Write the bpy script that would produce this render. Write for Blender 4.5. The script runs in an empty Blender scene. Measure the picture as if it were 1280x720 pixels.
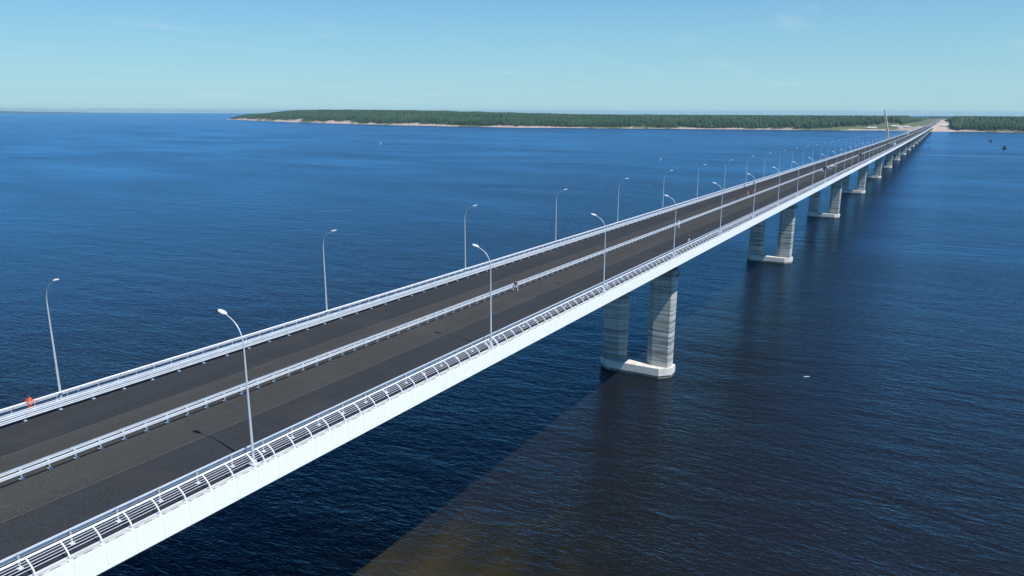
import bpy, bmesh, math, random
import numpy as np
from mathutils import Vector, Matrix
random.seed(7); rng = np.random.default_rng(11)
R = math.radians
S = bpy.context.scene
COL = S.collection

# ------------------------------------------------------------------ camera
F_PX, PITCH, ROLL, YAW = 921.9, 13.465, 0.1855, -30.0
CAM = Vector((41.137, 0.0, 54.797))
cp, sp_ = math.cos(R(PITCH)), math.sin(R(PITCH))
fw = Vector((math.sin(R(YAW))*cp, math.cos(R(YAW))*cp, -sp_))
rt = Vector((math.cos(R(YAW)), -math.sin(R(YAW)), 0)); up = rt.cross(fw)
r2 = rt*math.cos(R(ROLL)) + up*math.sin(R(ROLL)); u2 = -rt*math.sin(R(ROLL)) + up*math.cos(R(ROLL))
cam = bpy.data.objects.new('camera', bpy.data.cameras.new('camera'))
M = Matrix((r2, u2, -fw)).transposed().to_4x4(); M.translation = CAM
cam.matrix_world = M
cam.data.sensor_width = 36; cam.data.lens = 36*F_PX/1280
cam.data.clip_start = 0.5; cam.data.clip_end = 60000
COL.objects.link(cam); S.camera = cam

# ------------------------------------------------------------------ light, sky, exposure
SUN_DIR = Vector((6.33, -1.56, 11.0)).normalized()          # towards the sun, from the lamp shadows on the deck
SUN_EL = math.asin(SUN_DIR.z); SUN_AZ = math.atan2(SUN_DIR.x, SUN_DIR.y)
sun = bpy.data.objects.new('sun', bpy.data.lights.new('sun', 'SUN'))
sun.data.energy = 4.8; sun.data.angle = R(0.5); sun.data.color = (1.0, 0.965, 0.90)
sun.rotation_euler = SUN_DIR.to_track_quat('Z', 'Y').to_euler(); COL.objects.link(sun)
W = bpy.data.worlds.new('World'); S.world = W; W.use_nodes = True
wn = W.node_tree; wn.nodes.clear()
sky = wn.nodes.new('ShaderNodeTexSky'); sky.sky_type = 'NISHITA'; sky.sun_disc = False
sky.sun_elevation = SUN_EL; sky.sun_rotation = SUN_AZ
sky.altitude = 2000; sky.air_density = 1.3; sky.dust_density = 0.8; sky.ozone_density = 9.5
bg = wn.nodes.new('ShaderNodeBackground'); bg.inputs['Strength'].default_value = 0.092
hs = wn.nodes.new('ShaderNodeHueSaturation'); hs.inputs['Saturation'].default_value = 1.25
ti = wn.nodes.new('ShaderNodeMixRGB'); ti.blend_type = 'MULTIPLY'; ti.inputs['Fac'].default_value = 1; ti.inputs['Color2'].default_value = (.80, 1.03, 1.05, 1)
# pale humid air low over the river, the same all round
pz = wn.nodes.new('ShaderNodeMapRange'); pz.inputs['From Min'].default_value = 0; pz.inputs['From Max'].default_value = .5; pz.inputs['To Min'].default_value = .92; pz.inputs['To Max'].default_value = 0
pw = wn.nodes.new('ShaderNodeMath'); pw.operation = 'POWER'; pw.inputs[1].default_value = 2.0
pm_ = wn.nodes.new('ShaderNodeMixRGB'); pm_.inputs['Color2'].default_value = (3.45, 5.75, 6.6, 1)
# faint cirrus streaks, by direction on a high flat layer
tc = wn.nodes.new('ShaderNodeTexCoord'); sx = wn.nodes.new('ShaderNodeSeparateXYZ')
wn.links.new(tc.outputs['Generated'], sx.inputs[0])
mz = wn.nodes.new('ShaderNodeMath'); mz.operation = 'MAXIMUM'; mz.inputs[1].default_value = 0.0
wn.links.new(sx.outputs['Z'], mz.inputs[0])
mz2 = wn.nodes.new('ShaderNodeMath'); mz2.operation = 'ADD'; mz2.inputs[1].default_value = 0.04
wn.links.new(mz.outputs[0], mz2.inputs[0])
dx = wn.nodes.new('ShaderNodeMath'); dx.operation = 'DIVIDE'; dy = wn.nodes.new('ShaderNodeMath'); dy.operation = 'DIVIDE'
wn.links.new(sx.outputs['X'], dx.inputs[0]); wn.links.new(mz2.outputs[0], dx.inputs[1])
wn.links.new(sx.outputs['Y'], dy.inputs[0]); wn.links.new(mz2.outputs[0], dy.inputs[1])
cb = wn.nodes.new('ShaderNodeCombineXYZ'); wn.links.new(dx.outputs[0], cb.inputs[0]); wn.links.new(dy.outputs[0], cb.inputs[1])
cmap = wn.nodes.new('ShaderNodeMapping'); cmap.inputs['Rotation'].default_value = (0, 0, R(35)); cmap.inputs['Scale'].default_value = (0.9, 0.45, 1)
wn.links.new(cb.outputs[0], cmap.inputs[0])
cn = wn.nodes.new('ShaderNodeTexNoise'); cn.inputs['Scale'].default_value = 0.9; cn.inputs['Detail'].default_value = 9; cn.inputs['Roughness'].default_value = 0.62; cn.inputs['Distortion'].default_value = 0.6
wn.links.new(cmap.outputs[0], cn.inputs['Vector'])
cr = wn.nodes.new('ShaderNodeMapRange'); cr.inputs['From Min'].default_value = 0.56; cr.inputs['From Max'].default_value = 0.82
cr.inputs['To Min'].default_value = 0.0; cr.inputs['To Max'].default_value = 0.3
wn.links.new(cn.outputs['Fac'], cr.inputs['Value'])
cm = wn.nodes.new('ShaderNodeMixRGB'); cm.inputs['Color2'].default_value = (6.2, 7.2, 8.0, 1)
wn.links.new(sky.outputs[0], hs.inputs['Color']); wn.links.new(hs.outputs[0], ti.inputs['Color1']); wn.links.new(sx.outputs['Z'], pz.inputs['Value']); wn.links.new(pz.outputs[0], pw.inputs[0]); wn.links.new(pw.outputs[0], pm_.inputs['Fac']); wn.links.new(ti.outputs[0], pm_.inputs['Color1']); wn.links.new(pm_.outputs[0], cm.inputs['Color1']); wn.links.new(cr.outputs[0], cm.inputs['Fac'])
wn.links.new(cm.outputs[0], bg.inputs[0])
wo = wn.nodes.new('ShaderNodeOutputWorld'); wn.links.new(bg.outputs[0], wo.inputs[0])
S.view_settings.view_transform = 'Standard'; S.view_settings.look = 'None'
S.view_settings.exposure = 0.32; S.view_settings.gamma = 1.0
S.render.engine = 'CYCLES'

# ------------------------------------------------------------------ helpers
def link(o, parent=None):
    COL.objects.link(o)
    if parent is not None: o.parent = parent
    return o
def tag(o, label=None, cat=None, group=None, kind=None):
    if label: o['label'] = label
    if cat: o['category'] = cat
    if group: o['group'] = group
    if kind: o['kind'] = kind
    return o
def empty(name, loc=(0, 0, 0), rz=0, label=None, cat=None, group=None):
    o = bpy.data.objects.new(name, None); o.location = loc; o.rotation_euler = (0, 0, rz); o.empty_display_size = .2
    link(o); return tag(o, label, cat, group)
def children(o): return [c for c in COL.objects if c.parent == o]
class MB:
    """collects verts / faces, with one material index per face"""
    def __init__(s): s.v = []; s.f = []; s.m = []
    def add(s, vs, fs, mi=0):
        n = len(s.v); s.v += [tuple(v) for v in vs]; s.f += [tuple(i+n for i in f) for f in fs]; s.m += [mi]*len(fs)
    def box(s, x0, x1, y0, y1, z0, z1, mi=0, zoff=None):
        vs = [(x, y, z) for x in (x0, x1) for y in (y0, y1) for z in (z0, z1)]
        if zoff: vs = [(x, y, z+zoff(y)) for x, y, z in vs]
        s.add(vs, [(0,1,3,2),(4,6,7,5),(0,4,5,1),(2,3,7,6),(0,2,6,4),(1,5,7,3)], mi)
    def tube(s, pts, rads, n=8, mi=0, cap=True):
        pts = [Vector(p) for p in pts]
        if not isinstance(rads, (list, tuple)): rads = [rads]*len(pts)
        rings = []; ref = None
        for i, p in enumerate(pts):
            d = (pts[min(i+1, len(pts)-1)] - pts[max(i-1, 0)]).normalized()
            if ref is None: ref = Vector((1, 0, 0)) if abs(d.x) < .9 else Vector((0, 1, 0))
            a = (ref - d*ref.dot(d)).normalized(); b = d.cross(a); ref = a
            rings.append([p + (a*math.cos(2*math.pi*k/n) + b*math.sin(2*math.pi*k/n))*rads[i] for k in range(n)])
        vs = [q for r in rings for q in r]; fs = []
        for i in range(len(rings)-1):
            for k in range(n):
                k2 = (k+1) % n; fs.append((i*n+k, i*n+k2, (i+1)*n+k2, (i+1)*n+k))
        if cap: fs.append(tuple(range(n))[::-1]); fs.append(tuple((len(rings)-1)*n+k for k in range(n)))
        s.add(vs, fs, mi)
    def prism(s, poly, z0, z1, mi=0, top_scale=1.0, c=(0, 0)):
        n = len(poly)
        vs = [(x, y, z0) for x, y in poly] + [(c[0]+(x-c[0])*top_scale, c[1]+(y-c[1])*top_scale, z1) for x, y in poly]
        fs = [tuple(range(n))[::-1], tuple(range(n, 2*n))] + [(k, (k+1) % n, (k+1) % n+n, k+n) for k in range(n)]
        s.add(vs, fs, mi)
    def sweep(s, prof, stations, zf, mi=0, closed=True):
        """profile of (x,z) carried along y following the height function zf"""
        n = len(prof); vs = []; fs = []
        for y in stations:
            z0 = zf(y); vs += [(x, y, z+z0) for x, z in prof]
        for i in range(len(stations)-1):
            for k in range(n if closed else n-1):
                k2 = (k+1) % n; fs.append((i*n+k, i*n+k2, (i+1)*n+k2, (i+1)*n+k))
        if closed: fs.append(tuple(range(n))[::-1]); fs.append(tuple((len(stations)-1)*n+k for k in range(n)))
        s.add(vs, fs, mi)
    def mesh(s, name, mats, smooth=False):
        me = bpy.data.meshes.new(name); me.from_pydata(s.v, [], s.f)
        for m in (mats if isinstance(mats, (list, tuple)) else [mats]): me.materials.append(m)
        if len(me.materials) > 1: me.polygons.foreach_set('material_index', s.m)
        bm = bmesh.new(); bm.from_mesh(me); bmesh.ops.recalc_face_normals(bm, faces=bm.faces); bm.to_mesh(me); bm.free()
        if smooth:
            me.polygons.foreach_set('use_smooth', [True]*len(me.polygons))
            me.set_sharp_from_angle(angle=R(40))
        me.update(); return me
    def build(s, name, mats, parent=None, smooth=False):
        return link(bpy.data.objects.new(name, s.mesh(name, mats, smooth)), parent)

def mat(name, col, rough=0.6, metal=0.0, var=0.12, scale=1.0, stretch=(1, 1, 1), bump=0.0, bscale=20, col2=None, spec=0.5, detail=6, lo=.35, hi=.65):
    m = bpy.data.materials.new(name); m.use_nodes = True; nt = m.node_tree; b = nt.nodes['Principled BSDF']
    b.inputs['Roughness'].default_value = rough; b.inputs['Metallic'].default_value = metal
    b.inputs['Specular IOR Level'].default_value = spec
    t = nt.nodes.new('ShaderNodeTexCoord'); mp = nt.nodes.new('ShaderNodeMapping'); mp.inputs['Scale'].default_value = stretch
    nt.links.new(t.outputs['Object'], mp.inputs[0])
    n = nt.nodes.new('ShaderNodeTexNoise'); n.inputs['Scale'].default_value = scale; n.inputs['Detail'].default_value = detail; n.inputs['Roughness'].default_value = .65
    nt.links.new(mp.outputs[0], n.inputs['Vector'])
    r = nt.nodes.new('ShaderNodeMapRange'); r.inputs['From Min'].default_value = lo; r.inputs['From Max'].default_value = hi
    nt.links.new(n.outputs['Fac'], r.inputs['Value'])
    mx = nt.nodes.new('ShaderNodeMixRGB')
    c2 = col2 if col2 else tuple(c*(1-var) for c in col); c1 = col if col2 else tuple(min(1, c*(1+var)) for c in col)
    mx.inputs['Color1'].default_value = (*c1, 1); mx.inputs['Color2'].default_value = (*c2, 1)
    nt.links.new(r.outputs[0], mx.inputs['Fac']); nt.links.new(mx.outputs[0], b.inputs['Base Color'])
    if bump:
        n2 = nt.nodes.new('ShaderNodeTexNoise'); n2.inputs['Scale'].default_value = bscale; n2.inputs['Detail'].default_value = 5
        nt.links.new(mp.outputs[0], n2.inputs['Vector'])
        bp = nt.nodes.new('ShaderNodeBump'); bp.inputs['Strength'].default_value = bump; bp.inputs['Distance'].default_value = .02
        nt.links.new(n2.outputs['Fac'], bp.inputs['Height']); nt.links.new(bp.outputs[0], b.inputs['Normal'])
    return m

# ------------------------------------------------------------------ geometry of the place
G, C2 = -0.00973, 1.41e-6
def dz(y): return 30.146 + G*y + C2*y*y          # deck height above the water
def slope(y): return math.atan(G + 2*C2*y)
Y0, Y1 = -120.0, 2616.0
XC = -11.53                                       # centre line of the deck
ST = [Y0 + 8*i for i in range(int((400-Y0)/8)+1)] + [400+24*i for i in range(1, 93)]
ST = [y for y in ST if y < Y1] + [Y1]
LAMP_L = 32.2555
def lamp_y(i): return 33.14 if i == 0 else 65.93 if i == 1 else 32.73 + i*LAMP_L
def mir(x): return 2*XC - x

# ------------------------------------------------------------------ materials
M_white = mat('white_painted_steel', (.86, .86, .85), rough=.42, var=.03, scale=.8, stretch=(1, 1, .3))
M_galv = mat('galvanised_steel', (.64, .70, .75), rough=.38, metal=.25, var=.08, scale=1.2)
M_railw = mat('white_railing_paint', (.70, .74, .79), rough=.4, var=.04, scale=2)
M_bar = mat('railing_bar_paint', (.55, .58, .66), rough=.45, var=.05)
M_dark = mat('dark_weathered_steel', (.03, .033, .04), rough=.6, var=.3, scale=2)
M_girder = mat('girder_steel', (.22, .24, .26), rough=.55, var=.1, scale=.4)
M_slab = mat('pale_edge_concrete', (.46, .48, .48), rough=.8, var=.14, scale=1.5, stretch=(1, .3, 1))
M_slot = mat('drain_slot_shadow_steel', (.07, .075, .08), rough=.8)
def asphalt(name, c, c2, streak=.5):
    m = mat(name, c, rough=.93, scale=.5, stretch=(1.2, .06, 1), col2=c2, bump=.5, bscale=60, spec=.12, detail=9, lo=.3, hi=.7)
    nt = m.node_tree; b = nt.nodes['Principled BSDF']; src = b.inputs['Base Color'].links[0].from_socket
    t = [n for n in nt.nodes if n.type == 'TEX_COORD'][0]
    def noise(sc, det, vec=None):
        n = nt.nodes.new('ShaderNodeTexNoise'); n.inputs['Scale'].default_value = sc; n.inputs['Detail'].default_value = det
        nt.links.new(vec or t.outputs['Object'], n.inputs['Vector']); return n
    def layer(src, n, lo, hi, col, fac):
        r = nt.nodes.new('ShaderNodeMapRange'); r.inputs['From Min'].default_value = lo; r.inputs['From Max'].default_value = hi; r.inputs['To Max'].default_value = fac
        nt.links.new(n.outputs['Fac'], r.inputs['Value'])
        x = nt.nodes.new('ShaderNodeMixRGB'); x.inputs['Color2'].default_value = (*col, 1)
        nt.links.new(src, x.inputs['Color1']); nt.links.new(r.outputs[0], x.inputs['Fac']); return x.outputs[0]
    src = layer(src, noise(7, 6), .50, .75, (c[0]*2.1, c[1]*2.1, c[2]*2.0), .6)      # aggregate grain
    src = layer(src, noise(25, 3), .62, .72, (.21, .2, .18), .45)                      # single pale stones
    src = layer(src, noise(.11, 4), .56, .75, (.085, .078, .07), .22)                   # dusty patches
    nt.links.new(src, b.inputs['Base Color']); return m
M_asph_in = asphalt('asphalt_brown_inner_lane', (.043, .0435, .0425), (.032, .033, .0325))
M_asph_out = asphalt('asphalt_grey_outer_lane', (.028, .031, .036), (.021, .024, .028))
M_seam = mat('asphalt_joint', (.058, .056, .052), rough=.9, var=.3, scale=3)
M_conc = None
def concrete():
    m = mat('lift_banded_concrete', (.47, .47, .44), rough=.85, bump=.35, bscale=6, scale=.35, var=.1)
    nt = m.node_tree; b = nt.nodes['Principled BSDF']; src = b.inputs['Base Color'].links[0].from_socket
    t = nt.nodes.new('ShaderNodeTexCoord')
    oi = nt.nodes.new('ShaderNodeObjectInfo'); ad = nt.nodes.new('ShaderNodeVectorMath')
    nt.links.new(t.outputs['Object'], ad.inputs[0])
    cb = nt.nodes.new('ShaderNodeCombineXYZ'); ml = nt.nodes.new('ShaderNodeMath'); ml.operation = 'MULTIPLY'; ml.inputs[1].default_value = 37
    nt.links.new(oi.outputs['Random'], ml.inputs[0]); nt.links.new(ml.outputs[0], cb.inputs[2]); nt.links.new(cb.outputs[0], ad.inputs[1])
    for sc, stz, lo, hi, colr, fac in ((1.0, (.07, .07, 1.9), .45, .64, (.11, .13, .125), .9), (1.0, (.04, .04, 5.0), .48, .62, (.13, .15, .14), .75),
                                       (1.0, (.12, .12, .5), .52, .7, (.30, .33, .24), .55), (1.0, (1.6, 1.6, .12), .56, .72, (.2, .2, .18), .3)):
        mp = nt.nodes.new('ShaderNodeMapping'); mp.inputs['Scale'].default_value = stz; nt.links.new(ad.outputs[0], mp.inputs[0])
        n = nt.nodes.new('ShaderNodeTexNoise'); n.inputs['Scale'].default_value = sc; n.inputs['Detail'].default_value = 5; nt.links.new(mp.outputs[0], n.inputs['Vector'])
        r = nt.nodes.new('ShaderNodeMapRange'); r.inputs['From Min'].default_value = lo; r.inputs['From Max'].default_value = hi; r.inputs['To Max'].default_value = fac
        nt.links.new(n.outputs['Fac'], r.inputs['Value'])
        x = nt.nodes.new('ShaderNodeMixRGB'); x.inputs['Color2'].default_value = (*colr, 1)
        nt.links.new(src, x.inputs['Color1']); nt.links.new(r.outputs[0], x.inputs['Fac']); src = x.outputs[0]
    nt.links.new(src, b.inputs['Base Color']); return m
M_conc = concrete()
M_foot = mat('footing_concrete', (.56, .54, .49), rough=.85, var=.16, scale=.7, bump=.3, bscale=5)
M_foot_low = mat('dark_footing_concrete', (.22, .21, .17), rough=.5, var=.25, scale=.9)  # darker concrete for the lower course of the footings

# ------------------------------------------------------------------ water
def water_mat():
    m = bpy.data.materials.new('river_water'); m.use_nodes = True; nt = m.node_tree; nt.nodes.clear()
    L = nt.links; N = nt.nodes.new
    body = N('ShaderNodeBsdfDiffuse'); gl = N('ShaderNodeBsdfGlossy'); fr = N('ShaderNodeFresnel'); ms = N('ShaderNodeMixShader'); out = N('ShaderNodeOutputMaterial')
    gl.inputs['Roughness'].default_value = .17; gl.inputs['Color'].default_value = (*GLOSS, 1); fr.inputs['IOR'].default_value = 1.333
    pw_ = N('ShaderNodeMath'); pw_.operation = 'POWER'; pw_.inputs[1].default_value = 1.35; L.new(fr.outputs[0], pw_.inputs[0])
    pk_ = N('ShaderNodeMath'); pk_.operation = 'MULTIPLY'; pk_.inputs[1].default_value = 1.8; pk_.use_clamp = True; L.new(pw_.outputs[0], pk_.inputs[0]); L.new(pk_.outputs[0], ms.inputs[0]); L.new(body.outputs[0], ms.inputs[1]); L.new(gl.outputs[0], ms.inputs[2]); L.new(ms.outputs[0], out.inputs['Surface'])
    t = N('ShaderNodeTexCoord')
    def noise(scale, rot, st, det=3, rough=.55, dist=0.0):
        mp = N('ShaderNodeMapping'); mp.inputs['Rotation'].default_value = (0, 0, R(rot)); mp.inputs['Scale'].default_value = st
        L.new(t.outputs['Object'], mp.inputs[0])
        n = N('ShaderNodeTexNoise'); n.inputs['Scale'].default_value = scale; n.inputs['Detail'].default_value = det
        n.inputs['Roughness'].default_value = rough; n.inputs['Distortion'].default_value = dist
        L.new(mp.outputs[0], n.inputs['Vector']); return n.outputs['Fac']
    def math_(op, a, c):
        q = N('ShaderNodeMath'); q.operation = op
        for i, v in enumerate((a, c)):
            if isinstance(v, (int, float)): q.inputs[i].default_value = v
            else: L.new(v, q.inputs[i])
        return q.outputs[0]
    def rng_(v, a, c, lo, hi):
        r = N('ShaderNodeMapRange'); L.new(v, r.inputs['Value'])
        for k, x in zip(('From Min', 'From Max', 'To Min', 'To Max'), (a, c, lo, hi)): r.inputs[k].default_value = x
        return r.outputs[0]
    # crests run along (cos30, sin30); texture x is stretched along them
    h1 = noise(.13, -22, (.42, 1, 1), 2, .5, .3)        # 8-10 m swell
    h2 = noise(.85, -36, (.45, 1, 1), 3, .5, .4)        # 2-3 m wind waves
    h3 = noise(3.1, -18, (.42, 1, 1), 3, .5, .5)        # ripples
    gust = rng_(noise(.012, -30, (.35, 1, 1), 4, .6, .8), .32, .68, .5, 1.45)
    slick = rng_(noise(.0022, -10, (.5, 1, 1), 5, .6, 1.2), .35, .65, .65, 1.25)
    h = math_('ADD', math_('MULTIPLY', h1, WAVE[0]), math_('MULTIPLY', math_('ADD', math_('MULTIPLY', h2, WAVE[1]), math_('MULTIPLY', h3, WAVE[2])), gust))
    h = math_('MULTIPLY', h, slick)
    bp = N('ShaderNodeBump'); bp.inputs['Strength'].default_value = 1.0; bp.inputs['Distance'].default_value = 1.0
    L.new(h, bp.inputs['Height']); [L.new(bp.outputs[0], q.inputs['Normal']) for q in (gl, fr)]
    # turbid river: brownish body colour with one browner patch
    brown_mask = rng_(noise(.018, 12, (1, .55, 1), 5, .62, 1.0), .38, .68, 0, 1)
    # view-angle browning of the near water, painted into the body colour as a patch
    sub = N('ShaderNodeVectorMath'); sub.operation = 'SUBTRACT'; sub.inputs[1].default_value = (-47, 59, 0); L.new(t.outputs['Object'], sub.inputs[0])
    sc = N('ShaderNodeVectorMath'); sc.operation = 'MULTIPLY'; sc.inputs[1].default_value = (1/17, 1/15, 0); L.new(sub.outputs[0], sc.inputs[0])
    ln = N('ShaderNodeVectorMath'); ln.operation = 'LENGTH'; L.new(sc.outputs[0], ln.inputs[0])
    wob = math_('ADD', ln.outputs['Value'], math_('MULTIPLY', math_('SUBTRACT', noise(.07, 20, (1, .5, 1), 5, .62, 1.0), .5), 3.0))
    brown_mask = rng_(wob, 1.5, .1, 0, 1)
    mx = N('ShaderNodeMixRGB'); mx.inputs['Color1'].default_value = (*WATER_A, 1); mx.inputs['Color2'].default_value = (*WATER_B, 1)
    L.new(brown_mask, mx.inputs['Fac']); L.new(mx.outputs[0], body.inputs['Color'])
    return m
GLOSS = (.27, .545, .86)
WAVE = (.62, .34, .15)
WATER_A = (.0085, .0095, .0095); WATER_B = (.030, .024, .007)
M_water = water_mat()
HR = 16500.0
def disc(name, m, rad, z):
    rs = [0, 60, 150, 300, 600, 1200, 2400, 5000, 9000, rad]; n = 96; vs = [(0, 0, 0)]; fs = []
    for r in rs[1:]: vs += [(r*math.cos(2*math.pi*k/n), r*math.sin(2*math.pi*k/n), 0) for k in range(n)]
    fs += [(0, 1+k, 1+(k+1) % n) for k in range(n)]
    for i in range(len(rs)-2):
        a = 1+i*n
        fs += [(a+k, a+n+k, a+n+(k+1) % n, a+(k+1) % n) for k in range(n)]
    mb = MB(); mb.add(vs, fs); o = mb.build(name, m); o.location = (CAM.x, CAM.y, z); return o
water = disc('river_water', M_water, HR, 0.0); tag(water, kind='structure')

# ------------------------------------------------------------------ far land
SHX = [-6000, -4300, -4080, -3900, -3614, -2810, -2180, -1751, -1274, -1068, -866, -609, -421, -231, -150, -95, -60, 45, 75, 155, 300, 700, 1600, 4000]
SHY = [5200, 3900, 3380, 3230, 3087, 2701, 2468, 2354, 2290, 2357, 2438, 2493, 2560, 2590, 2650, 2640, 2600, 2600, 2632, 2643, 2660, 2700, 2800, 3000]
def shore(x): return float(np.interp(x, SHX, SHY)) + 9*math.sin(x*.021) + 5*math.sin(x*.067+1)
def plateau(x): return float(np.interp(x, [-4120, -3950, -3614, -3300, -2810, -2180, -1900, -1751, -1274, 4000], [1, 12, 26, 40, 42, 39, 34, 32, 25, 23]))
def bank(x): return float(np.interp(x, [-4100, -3900, -3600, -2500, -2000, -1600, -1000, -500, 4000], [0.5, 5, 12, 12, 7, 6, 5, 4, 3.5]))*(.85+.3*math.sin(x*.013)+.2*math.sin(x*.041))
CX0, CX1 = -92.0, 44.0
def ground(x, y):
    t = y - shore(x); P = plateau(x); B = min(bank(x), P)
    h = float(np.interp(t, [-60, 0, 10, 34, 260, 800, 1500, 4500], [-4, 0, .9, B, P, P, min(P, 11), min(P, 9)])) + (.8*math.sin(x*.031+y*.02) if t > 40 else 0)
    if CX0-14 < x < CX1+14 and t > 0:
        ze = dz(Y1); k = min(1, min(x-(CX0-14), CX1+14-x)/14.0)
        d = abs(x-XC); c = float(np.interp(t, [0, 14, 26, 80, 3000], [0, 1.2, 5 if d > 16 else ze-.2, 8 if d > 40 else (ze-.2 if d < 15 else 11), ze+1.2]))
        if d < 15: c = float(np.interp(t, [0, 6, 22, 3000], [0, 1, ze-.2, ze+1.0]))
        h = h*(1-k)+c*k
    return h
xs = sorted(set([float(v) for v in np.concatenate([np.arange(-4300, -1300, 22), np.arange(-1300, -130, 16), np.arange(-130, 90, 3.5), np.arange(90, 900, 18), np.arange(900, 2600, 60)])]))
ts = [-60, -12, 0, 5, 10, 16, 22, 34, 50, 80, 130, 220, 400, 700, 1200, 2000, 3000, 4500, 7500]
vs = []; sand = []
for x in xs:
    s0 = shore(x)
    for t in ts:
        z = ground(x, s0+t); vs.append((x, s0+t, z))
        inc = CX0-10 < x < CX1+10
        a = math.sin(x*.011+2)+.8*math.sin(x*.027+.5)+.6*math.sin(x*.075)
        sd = (1.0 if a > -.9 else .5) if t <= 12 and x > -2300 or t <= 5 else (1.0 if (t <= 34 and (a > -.5 if x < -1200 else a > .1)) else 0.0)
        if inc and t < 2400 and x > XC+14: sd = 1.0
        elif inc and t < 260: sd = .72
        elif inc: sd = .35
        sand.append(sd)
nt_ = len(ts); fs = [(i*nt_+j, (i+1)*nt_+j, (i+1)*nt_+j+1, i*nt_+j+1) for i in range(len(xs)-1) for j in range(nt_-1)]
mb = MB(); mb.add(vs, fs)
M_land = mat('shore_land', (.055, .085, .035), rough=.95, scale=.03, col2=(.11, .12, .05), detail=8)
nt = M_land.node_tree; b_ = nt.nodes['Principled BSDF']; src = b_.inputs['Base Color'].links[0].from_socket
at = nt.nodes.new('ShaderNodeAttribute'); at.attribute_name = 'sand'
n1 = nt.nodes.new('ShaderNodeTexNoise'); n1.inputs['Scale'].default_value = .06; n1.inputs['Detail'].default_value = 8
t_ = [n for n in nt.nodes if n.type == 'TEX_COORD'][0]; nt.links.new(t_.outputs['Object'], n1.inputs['Vector'])
ad = nt.nodes.new('ShaderNodeMath'); ad.operation = 'ADD'; nt.links.new(at.outputs['Fac'], ad.inputs[0]); nt.links.new(n1.outputs['Fac'], ad.inputs[1])
rr = nt.nodes.new('ShaderNodeMapRange'); rr.inputs['From Min'].default_value = 1.0; rr.inputs['From Max'].default_value = 1.25; nt.links.new(ad.outputs[0], rr.inputs['Value'])
sc_ = nt.nodes.new('ShaderNodeMixRGB'); sc_.inputs['Color1'].default_value = (.46, .38, .32, 1); sc_.inputs['Color2'].default_value = (.34, .24, .20, 1); nt.links.new(n1.outputs['Fac'], sc_.inputs['Fac'])
mx = nt.nodes.new('ShaderNodeMixRGB'); nt.links.new(src, mx.inputs['Color1']); nt.links.new(sc_.outputs[0], mx.inputs['Color2']); nt.links.new(rr.outputs[0], mx.inputs['Fac']); nt.links.new(mx.outputs[0], b_.inputs['Base Color'])
land = mb.build('far_shore', M_land, smooth=True)
a_ = land.data.attributes.new('sand', 'FLOAT', 'POINT'); a_.data.foreach_set('value', sand); tag(land, kind='structure')
# road beyond the bridge
mb = MB(); RS = [Y1+.3, 2660, 2760, 2900, 3100, 3400, 3800, 4400, 5200, 6000]
def rz_(y): return dz(Y1) + .12 + (y-Y1)*.0007
for x0, x1 in ((XC-10, XC-.8), (XC+.8, XC+10)): mb.sweep([(x0, -.25), (x1, -.25), (x1, 0), (x0, 0)], RS, rz_)
M_froad = mat('far_road_asphalt', (.13, .135, .145), rough=.95, scale=.05)
tag(mb.build('far_road', M_froad), kind='structure')
# distant hills on the horizon at the left
mb = MB(); prof = []; n = 60
for i in range(n+1):
    px = -500 + (205+500)*i/n; az = R(YAW)+math.atan((px-640)/F_PX)
    e = min(1, (1-i/n)*3.0); hgt = (30+8*math.sin(i*.31)+4*math.sin(i*.9))*e+1
    for r_, h_ in ((15600, -2), (15900, hgt*.75), (16200, hgt), (16450, -2)):
        prof.append((CAM.x+math.sin(az)*r_, math.cos(az)*r_, h_))
mb.add(prof, [(i*4+j, (i+1)*4+j, (i+1)*4+j+1, i*4+j+1) for i in range(n) for j in range(3)])
M_far = mat('distant_forest', (.05, .08, .05), rough=1, var=.3, scale=.004)
tag(mb.build('distant_hills', M_far, smooth=True), kind='structure')

# ------------------------------------------------------------------ forest
def foliage_mat(name, c1, c2, c3):
    m = bpy.data.materials.new(name); m.use_nodes = True; nt = m.node_tree; b = nt.nodes['Principled BSDF']
    b.inputs['Roughness'].default_value = .9; b.inputs['Specular IOR Level'].default_value = .15
    g = nt.nodes.new('ShaderNodeNewGeometry'); cr = nt.nodes.new('ShaderNodeValToRGB')
    cr.color_ramp.elements[0].color = (*c1, 1); cr.color_ramp.elements[1].color = (*c3, 1)
    e = cr.color_ramp.elements.new(.55); e.color = (*c2, 1)
    t = nt.nodes.new('ShaderNodeTexCoord'); n = nt.nodes.new('ShaderNodeTexNoise'); n.inputs['Scale'].default_value = .012; n.inputs['Detail'].default_value = 5
    nt.links.new(t.outputs['Object'], n.inputs['Vector'])
    ad = nt.nodes.new('ShaderNodeMath'); ad.operation = 'MULTIPLY_ADD'; ad.inputs[1].default_value = .55; nt.links.new(g.outputs['Random Per Island'], ad.inputs[0])
    r = nt.nodes.new('ShaderNodeMapRange'); r.inputs['From Min'].default_value = .35; r.inputs['From Max'].default_value = .65; r.inputs['To Max'].default_value = .45; nt.links.new(n.outputs['Fac'], r.inputs['Value'])
    nt.links.new(r.outputs[0], ad.inputs[2]); nt.links.new(ad.outputs[0], cr.inputs[0]); nt.links.new(cr.outputs[0], b.inputs['Base Color'])
    return m
M_leaf = foliage_mat('forest_foliage', (.020, .046, .026), (.034, .070, .034), (.060, .10, .045))
M_trunk = mat('pine_bark', (.16, .10, .06), rough=.95, var=.3, scale=3)
NS = 6
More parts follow.
